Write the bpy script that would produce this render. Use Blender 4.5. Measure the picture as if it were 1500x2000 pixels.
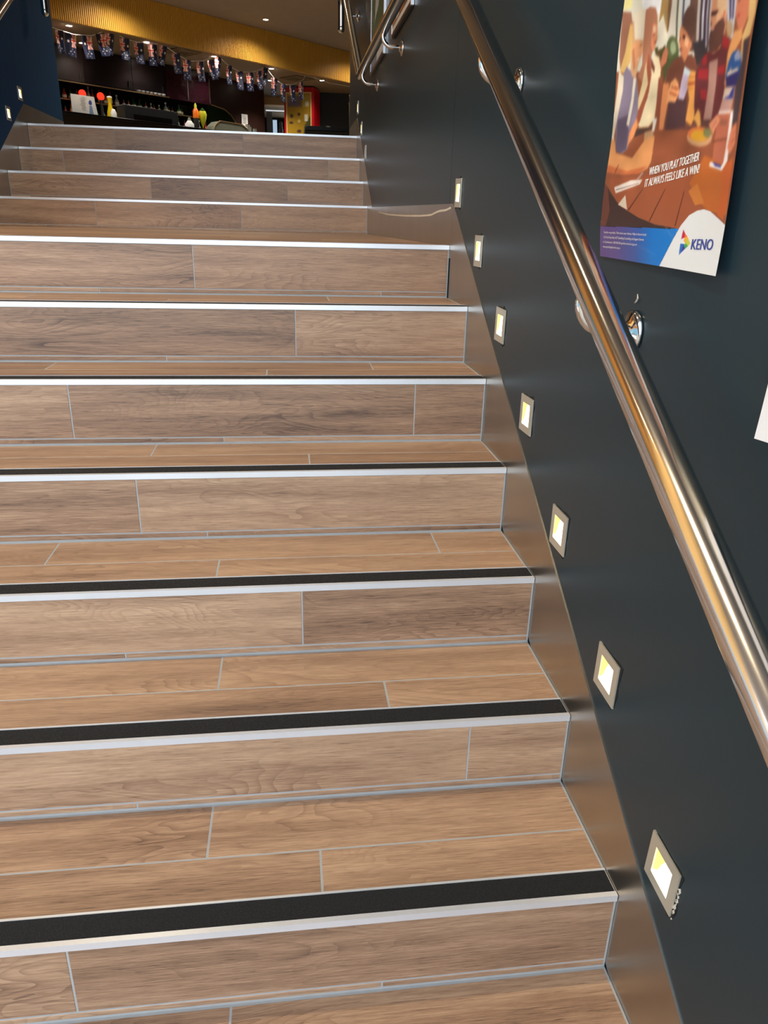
import bpy, bmesh, math, random
import numpy as np
from mathutils import Vector, Matrix
PI = math.pi
scene = bpy.context.scene
for o in list(bpy.data.objects): bpy.data.objects.remove(o)
COL = scene.collection
rnd = random.Random(7)

# ------------------------------------------------------------------ camera
cam_d = bpy.data.cameras.new('camera'); cam = bpy.data.objects.new('camera', cam_d); COL.objects.link(cam)
YAW, PITCH, ROLL, FPX = 0.1318, 0.3705, 0.0249, 1444.78
cy, sy = math.cos(YAW), math.sin(YAW)
fw = Vector((sy*math.cos(PITCH), cy*math.cos(PITCH), -math.sin(PITCH)))
rt = Vector((cy, -sy, 0)); up = rt.cross(fw)
c_, s_ = math.cos(ROLL), math.sin(ROLL)
rt2 = rt*c_+up*s_; up2 = up*c_-rt*s_
M = Matrix((rt2, up2, -fw)).transposed().to_4x4(); M.translation = Vector((-0.5461, -0.6195, 1.2507))
cam.matrix_world = M
cam_d.sensor_fit = 'HORIZONTAL'; cam_d.sensor_width = 36; cam_d.lens = 36*FPX/1500
cam_d.clip_start = 0.02; cam_d.clip_end = 200
scene.camera = cam

# ------------------------------------------------------------------ daylight from the open entrance behind the camera
world = bpy.data.worlds.new('world'); scene.world = world; world.use_nodes = True
wn = world.node_tree.nodes; bg = wn['Background']
bg.inputs[0].default_value = (0.80, 0.90, 1.0, 1); bg.inputs[1].default_value = 3.6
scene.view_settings.view_transform = 'Standard'; scene.view_settings.look = 'None'
scene.view_settings.gamma = 1; scene.view_settings.use_curve_mapping = False
scene.view_settings.exposure = 0.0

# ------------------------------------------------------------------ helpers
def srgb(r, g, b):
    f = lambda c: (c/255/12.92) if c/255 <= .04045 else ((c/255+.055)/1.055)**2.4
    return (f(r), f(g), f(b), 1)
def mat(name, col, rough=.5, metal=0, emit=None, es=0, coat=0, noise=None, bump=None, spec=.5, trans=0):
    m = bpy.data.materials.new(name); m.use_nodes = True
    nt = m.node_tree; b = nt.nodes['Principled BSDF']
    c = srgb(*col)
    b.inputs['Base Color'].default_value = c
    b.inputs['Roughness'].default_value = rough; b.inputs['Metallic'].default_value = metal
    b.inputs['Coat Weight'].default_value = coat; b.inputs['Specular IOR Level'].default_value = spec
    b.inputs['Transmission Weight'].default_value = trans
    if emit: b.inputs['Emission Color'].default_value = srgb(*emit); b.inputs['Emission Strength'].default_value = es
    tc = nt.nodes.new('ShaderNodeTexCoord')
    # fine procedural variation of colour and relief
    n = nt.nodes.new('ShaderNodeTexNoise'); sc = noise or (6, .12)
    n.inputs['Scale'].default_value = sc[0]; n.inputs['Detail'].default_value = 4
    mx = nt.nodes.new('ShaderNodeMix'); mx.data_type = 'RGBA'
    k = sc[1]
    mx.inputs['A'].default_value = tuple(v*(1-k) for v in c[:3])+(1,)
    mx.inputs['B'].default_value = tuple(min(1, v*(1+k)) for v in c[:3])+(1,)
    nt.links.new(tc.outputs['Object'], n.inputs['Vector']); nt.links.new(n.outputs['Fac'], mx.inputs['Factor'])
    nt.links.new(mx.outputs['Result'], b.inputs['Base Color'])
    if bump:
        n2 = nt.nodes.new('ShaderNodeTexNoise'); n2.inputs['Scale'].default_value = bump[0]; n2.inputs['Detail'].default_value = 3
        bp = nt.nodes.new('ShaderNodeBump'); bp.inputs['Strength'].default_value = bump[1]; bp.inputs['Distance'].default_value = bump[2]
        nt.links.new(tc.outputs['Object'], n2.inputs['Vector']); nt.links.new(n2.outputs['Fac'], bp.inputs['Height'])
        nt.links.new(bp.outputs['Normal'], b.inputs['Normal'])
    return m
def brushed(name, col, rough, stretch, amt=.12):
    m = mat(name, col, rough, 1); nt = m.node_tree; b = nt.nodes['Principled BSDF']
    tc = nt.nodes.new('ShaderNodeTexCoord'); mp = nt.nodes.new('ShaderNodeMapping'); mp.inputs['Scale'].default_value = stretch
    n = nt.nodes.new('ShaderNodeTexNoise'); n.inputs['Scale'].default_value = 1; n.inputs['Detail'].default_value = 5
    mr = nt.nodes.new('ShaderNodeMapRange'); mr.inputs['To Min'].default_value = rough-amt; mr.inputs['To Max'].default_value = rough+amt
    nt.links.new(tc.outputs['Object'], mp.inputs['Vector']); nt.links.new(mp.outputs[0], n.inputs['Vector'])
    nt.links.new(n.outputs['Fac'], mr.inputs['Value']); nt.links.new(mr.outputs[0], b.inputs['Roughness'])
    return m
def wood(name, light, mid, dark, rough=.34):
    m = bpy.data.materials.new(name); m.use_nodes = True
    nt = m.node_tree; N = nt.nodes.new; L = nt.links.new; b = nt.nodes['Principled BSDF']
    tc = N('ShaderNodeTexCoord'); oi = N('ShaderNodeObjectInfo'); sep = N('ShaderNodeSeparateXYZ'); L(tc.outputs['Object'], sep.inputs[0])
    def mth(op, a, bb=None):
        n = N('ShaderNodeMath'); n.operation = op
        for i, x in enumerate((a, bb)):
            if x is None: continue
            if isinstance(x, (int, float)): n.inputs[i].default_value = x
            else: L(x, n.inputs[i])
        return n.outputs[0]
    cross = mth('ADD', sep.outputs['Y'], sep.outputs['Z'])
    r1 = mth('MULTIPLY', oi.outputs['Random'], 91.7)
    def vec(ax, ac, off=0):
        c = N('ShaderNodeCombineXYZ'); L(mth('MULTIPLY', sep.outputs['X'], ax), c.inputs[0]); L(mth('MULTIPLY', cross, ac), c.inputs[1])
        L(mth('ADD', r1, off), c.inputs[2]); return c.outputs[0]
    def noise(v, det, rg=.55, dist=0):
        n = N('ShaderNodeTexNoise'); n.inputs['Scale'].default_value = 1; n.inputs['Detail'].default_value = det
        n.inputs['Roughness'].default_value = rg; n.inputs['Distortion'].default_value = dist; L(v, n.inputs['Vector']); return n.outputs['Fac']
    field = noise(vec(1.5, 8.0), 3.2, .42, .55)                       # slow field; its contour lines are the cathedral grain
    rings = mth('FRACT', mth('MULTIPLY', field, 30))
    rings = mth('POWER', rings, 3)
    broad = noise(vec(1.4, 19, 5), 4, .6)
    fine = noise(vec(13, 360, 9), 6, .74)
    pores = noise(vec(22, 520, 13), 2, .6)
    rings = mth('MULTIPLY', rings, mth('MAXIMUM', mth('MULTIPLY', mth('SUBTRACT', fine, .30), 3.2), 0))
    figure = noise(vec(2.2, 4.5, 21), 1)                              # where the rings show
    ramp = N('ShaderNodeValToRGB'); cr = ramp.color_ramp
    cr.elements[0].position = .28; cr.elements[0].color = srgb(*dark)
    cr.elements[1].position = .74; cr.elements[1].color = srgb(*light)
    e = cr.elements.new(.5); e.color = srgb(*mid)
    v = mth('ADD', mth('MULTIPLY', broad, .46), mth('MULTIPLY', fine, .54))
    fg = mth('MULTIPLY', mth('MAXIMUM', mth('SUBTRACT', figure, .42), 0), 3.2)
    v = mth('SUBTRACT', v, mth('MULTIPLY', mth('MULTIPLY', rings, .22), mth('MINIMUM', fg, 1)))
    v = mth('SUBTRACT', v, mth('MULTIPLY', mth('MAXIMUM', mth('SUBTRACT', pores, .58), 0), .9))
    v = mth('ADD', v, mth('MULTIPLY', mth('SUBTRACT', oi.outputs['Random'], .5), .13))
    v = mth('ADD', v, .03)
    L(v, ramp.inputs['Fac']); L(ramp.outputs['Color'], b.inputs['Base Color'])
    b.inputs['Specular IOR Level'].default_value = .5
    mr = N('ShaderNodeMapRange'); mr.inputs['To Min'].default_value = rough-.05; mr.inputs['To Max'].default_value = rough+.14
    L(fine, mr.inputs['Value']); L(mr.outputs[0], b.inputs['Roughness'])
    bp = N('ShaderNodeBump'); bp.inputs['Strength'].default_value = .25; bp.inputs['Distance'].default_value = .0006
    L(fine, bp.inputs['Height']); L(bp.outputs['Normal'], b.inputs['Normal'])
    return m
def printed(name, rough=.3, coat=0):
    m = bpy.data.materials.new(name); m.use_nodes = True; nt = m.node_tree; b = nt.nodes['Principled BSDF']
    a = nt.nodes.new('ShaderNodeAttribute'); a.attribute_name = 'ink'
    nt.links.new(a.outputs['Color'], b.inputs['Base Color']); b.inputs['Roughness'].default_value = rough; b.inputs['Coat Weight'].default_value = coat
    return m

class MB:
    def __init__(s): s.v = []; s.f = []
    def add(s, vs, fs):
        o = len(s.v); s.v += [tuple(p) for p in vs]; s.f += [tuple(i+o for i in f) for f in fs]; return s
    def box(s, x0, x1, y0, y1, z0, z1):
        return s.add([(x0,y0,z0),(x1,y0,z0),(x1,y1,z0),(x0,y1,z0),(x0,y0,z1),(x1,y0,z1),(x1,y1,z1),(x0,y1,z1)],
                     [(0,3,2,1),(4,5,6,7),(0,1,5,4),(1,2,6,5),(2,3,7,6),(3,0,4,7)])
    def prism(s, pts, axis, a, b):
        # pts: 2D outline; axis 0 -> (y,z) extruded in x, 1 -> (x,z) in y, 2 -> (x,y) in z
        def P(p, t):
            return (t,p[0],p[1]) if axis == 0 else ((p[0],t,p[1]) if axis == 1 else (p[0],p[1],t))
        n = len(pts)
        return s.add([P(p,a) for p in pts]+[P(p,b) for p in pts],
                     [tuple(range(n))[::-1], tuple(range(n,2*n))]+[(i,(i+1)%n,n+(i+1)%n,n+i) for i in range(n)])
    def tube(s, path, r, n=16, caps=True):
        path = [Vector(p) for p in path]; rs = r if isinstance(r, (list, tuple)) else [r]*len(path)
        t0 = (path[1]-path[0]).normalized(); ref = Vector((1,0,0)) if abs(t0.x) < .9 else Vector((0,0,1))
        u = (ref-t0*ref.dot(t0)).normalized(); base = len(s.v); prev = t0
        for i, p in enumerate(path):
            if 0 < i < len(path)-1:
                a = (p-path[i-1]).normalized(); b = (path[i+1]-p).normalized(); t = (a+b).normalized(); k = 1/max(.3, t.dot(a)); bn = (a-b)
            else:
                t = ((path[1]-p) if i == 0 else (p-path[i-1])).normalized(); k = 1; bn = Vector()
            u = (u-t*u.dot(t)).normalized(); w = t.cross(u)
            for j in range(n):
                q = (u*math.cos(2*PI*j/n)+w*math.sin(2*PI*j/n))*rs[i]
                if k > 1.0001 and bn.length > 1e-5:
                    bb = (bn-t*bn.dot(t)).normalized(); q += bb*q.dot(bb)*(k-1)
                s.v.append(tuple(p+q))
        for i in range(len(path)-1):
            for j in range(n):
                a = base+i*n+j; b = base+i*n+(j+1)%n; s.f.append((a,b,b+n,a+n))
        if caps:
            s.f.append(tuple(base+j for j in range(n))[::-1]); e = base+(len(path)-1)*n; s.f.append(tuple(e+j for j in range(n)))
        return s
    def lathe(s, prof, n=16, c=(0,0,0), axis=2):
        base = len(s.v)
        for r, h in prof:
            for j in range(n):
                a = 2*PI*j/n; x, y = r*math.cos(a), r*math.sin(a)
                p = (x,y,h) if axis == 2 else ((h,x,y) if axis == 0 else (x,h,y))
                s.v.append((p[0]+c[0],p[1]+c[1],p[2]+c[2]))
        for i in range(len(prof)-1):
            for j in range(n):
                a = base+i*n+j; b = base+i*n+(j+1)%n; s.f.append((a,b,b+n,a+n))
        s.f.append(tuple(base+j for j in range(n))[::-1]); e = base+(len(prof)-1)*n; s.f.append(tuple(e+j for j in range(n)))
        return s
    def grid(s, fn, nu, nv):
        b = len(s.v); s.v += [tuple(fn(i/nu, j/nv)) for j in range(nv+1) for i in range(nu+1)]
        s.f += [(b+j*(nu+1)+i, b+j*(nu+1)+i+1, b+(j+1)*(nu+1)+i+1, b+(j+1)*(nu+1)+i) for j in range(nv) for i in range(nu)]
        return s
    def build(s, name, m, parent=None, loc=(0,0,0), rz=0, smooth=False, bevel=0, recalc=True):
        me = bpy.data.meshes.new(name); me.from_pydata(s.v, [], s.f)
        bm = bmesh.new(); bm.from_mesh(me)
        if recalc: bmesh.ops.recalc_face_normals(bm, faces=bm.faces)
        if bevel: bmesh.ops.bevel(bm, geom=list(bm.edges), offset=bevel, segments=1, affect='EDGES')
        bm.to_mesh(me); bm.free()
        if smooth:
            for p in me.polygons: p.use_smooth = True
            try: me.set_sharp_from_angle(angle=math.radians(40))
            except Exception: pass
        me.materials.append(m)
        o = bpy.data.objects.new(name, me); COL.objects.link(o); o.location = loc; o.rotation_euler = (0,0,rz)
        if parent: o.parent = parent
        return o
def tag(o, label, cat, group=None):
    o['label'] = label; o['category'] = cat
    if group: o['group'] = group
    return o
def struct(o, label=None):
    o['kind'] = 'structure'
    if label: o['label'] = label
    return o
def thing(name, label, cat, loc=(0,0,0), rz=0, group=None):
    o = bpy.data.objects.new(name, None); o.empty_display_size = .05; COL.objects.link(o); o.location = loc; o.rotation_euler = (0,0,rz)
    return tag(o, label, cat, group)
def copy_tree(o, parent=None):
    c = o.copy(); COL.objects.link(c); c.parent = parent
    for ch in [x for x in bpy.data.objects if x.parent == o]: copy_tree(ch, c)
    return c
def text_mb(txt, mapf, shear=0):
    cu = bpy.data.curves.new('lettering', 'FONT'); cu.body = txt; cu.size = 1; cu.shear = shear; cu.resolution_u = 3
    ob = bpy.data.objects.new('lettering', cu); COL.objects.link(ob)
    dg = bpy.context.evaluated_depsgraph_get(); dg.update()
    me = bpy.data.meshes.new_from_object(ob.evaluated_get(dg))
    vs = [v.co.copy() for v in me.vertices]; fs = [tuple(p.vertices) for p in me.polygons]
    bpy.data.objects.remove(ob)
    x0 = min(v.x for v in vs); x1 = max(v.x for v in vs); y0 = min(v.y for v in vs); y1 = max(v.y for v in vs)
    mb = MB(); mb.add([mapf((v.x-x0)/(x1-x0), (v.y-y0)/(y1-y0)) for v in vs], fs); return mb

# ------------------------------------------------------------------ materials
PAINT_R = mat('slate_blue_paint', (34,52,61), .34, spec=.32, noise=(2,.06), bump=(160,.12,.0006))
PAINT_L = mat('slate_paint_bluer_light', (0,72,128), .5, spec=.1, noise=(2,.06), bump=(160,.12,.0006))  # same paint as the right wall; bluer light put into its colour
TILE = wood('wood_look_tile', (206,173,141), (156,124,99), (80,60,50))
GROUT = mat('pale_grout', (166,168,168), .8, noise=(40,.1))
STEEL = brushed('brushed_steel', (184,179,171), .30, (1.5,1.5,14), .02)
ALU = mat('satin_aluminium', (228,232,238), .34, .5)
GRIT = mat('black_grit', (9,14,19), .7, noise=(900,.5), bump=(700,1,.002))
def sparkle(m):
    nt = m.node_tree; b = nt.nodes['Principled BSDF']; v = nt.nodes.new('ShaderNodeTexVoronoi'); v.inputs['Scale'].default_value = 420
    tc = nt.nodes.new('ShaderNodeTexCoord'); nt.links.new(tc.outputs['Object'], v.inputs['Vector'])
    r = nt.nodes.new('ShaderNodeMapRange'); r.inputs['From Min'].default_value = .0; r.inputs['From Max'].default_value = .5
    r.inputs['To Min'].default_value = .25; r.inputs['To Max'].default_value = .85
    nt.links.new(v.outputs['Distance'], r.inputs['Value']); nt.links.new(r.outputs[0], b.inputs['Roughness'])
sparkle(GRIT)
RAIL = brushed('rail_steel', (222,220,218), .15, (300,3,3), .03)
CHROME = mat('chrome', (225,225,225), .08, 1)
PLATE = mat('light_plate_steel', (205,203,190), .38, .55)
LENS = mat('lit_lens', (255,250,235), .4, emit=(255,247,226), es=3.2)
LENSY = mat('yellow_reflector', (255,225,120), .4, emit=(255,226,120), es=1.1)
OFFLENS = mat('unlit_lens', (170,170,165), .4)
BLACK = mat('black_gap', (10,10,11), .7)
PLASTER = mat('chipped_plaster', (205,198,185), .8)
CEIL = mat('taupe_ceiling', (140,130,122), .85)
SOFF = mat('brown_soffit', (128,110,84), .8)
GOLD = mat('gold_ribbed_laminate', (200,156,66), .45, .0, noise=(3,.06))
DARKW = mat('dark_laminate', (22,15,14), .35, noise=(3,.25))
BROWNW = mat('dark_brown_timber', (44,26,22), .3, noise=(4,.3))
GLOSSB = mat('gloss_black', (6,5,6), .3, spec=.3)
WINE = mat('wine_gloss_panel', (56,22,34), .2, .5, bump=(2.2,.5,.05))
MIRR = mat('mirror_reflected_green', (24,34,20), .12, .5, bump=(3,.3,.03))  # green of the reflected bottles put into the mirror's colour
BRASS = mat('brass_trim', (150,125,90), .3, .8)
NAVYBOX = mat('navy_plastic', (8,13,26), .5)
RED = mat('red_gloss', (176,14,26), .3)
BEIGE = mat('beige_laminate', (205,170,105), .5)
DGREY = mat('charcoal_wall', (13,19,22), .6)
PAVE = mat('concrete_paving', (176,168,156), .85, noise=(5,.15))
WHITE = mat('white_card', (225,226,228), .5)
LAMP = mat('lamp_glow', (255,255,255), .5, emit=(255,244,222), es=14)
INK = mat('white_ink', (240,238,236), .4)
NAVYINK = mat('navy_ink', (62,78,158), .4)
GREYINK = mat('grey_ink', (90,80,80), .5)
POSTER = printed('poster_print', .32, .08); FLAGM = printed('flag_print', .5)

# ------------------------------------------------------------------ print painter (numpy, onto mesh vertices)
def paint(shapes, W, H, base, ss=2):
    w, h = (W+1)*ss, (H+1)*ss
    img = np.ones((h, w, 3))*np.array(base)/255.0
    X = ((np.arange(w)+.5)/ss-.5)/W; Y = ((np.arange(h)+.5)/ss-.5)/H
    for col, pts in shapes:
        P = np.array(pts); ix = np.where((X >= P[:,0].min()) & (X <= P[:,0].max()))[0]; iy = np.where((Y >= P[:,1].min()) & (Y <= P[:,1].max()))[0]
        if len(ix) == 0 or len(iy) == 0: continue
        gx, gy = np.meshgrid(X[ix], Y[iy]); ins = np.zeros(gx.shape, bool); n = len(P)
        for i in range(n):
            x0, y0 = P[i]; x1, y1 = P[(i+1) % n]
            if y0 == y1: continue
            c = ((y0 > gy) != (y1 > gy)) & (gx < (x1-x0)*(gy-y0)/(y1-y0)+x0); ins ^= c
        sub = img[iy[0]:iy[-1]+1, ix[0]:ix[-1]+1]; sub[ins] = np.array(col)/255.0
    return img.reshape(H+1, ss, W+1, ss, 3).mean((1, 3))
def ink(me, img):
    at = me.color_attributes.new('ink', 'FLOAT_COLOR', 'POINT')
    lin = np.where(img <= .04045, img/12.92, ((img+.055)/1.055)**2.4).reshape(-1, 3)
    at.data.foreach_set('color', np.concatenate([lin, np.ones((len(lin), 1))], 1).ravel())
def ell(cx, cy, rx, ry, n=14): return [(cx+rx*math.cos(2*PI*i/n), cy+ry*math.sin(2*PI*i/n)) for i in range(n)]
def rect(x0, x1, y0, y1): return [(x0,y0),(x1,y0),(x1,y1),(x0,y1)]

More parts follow.
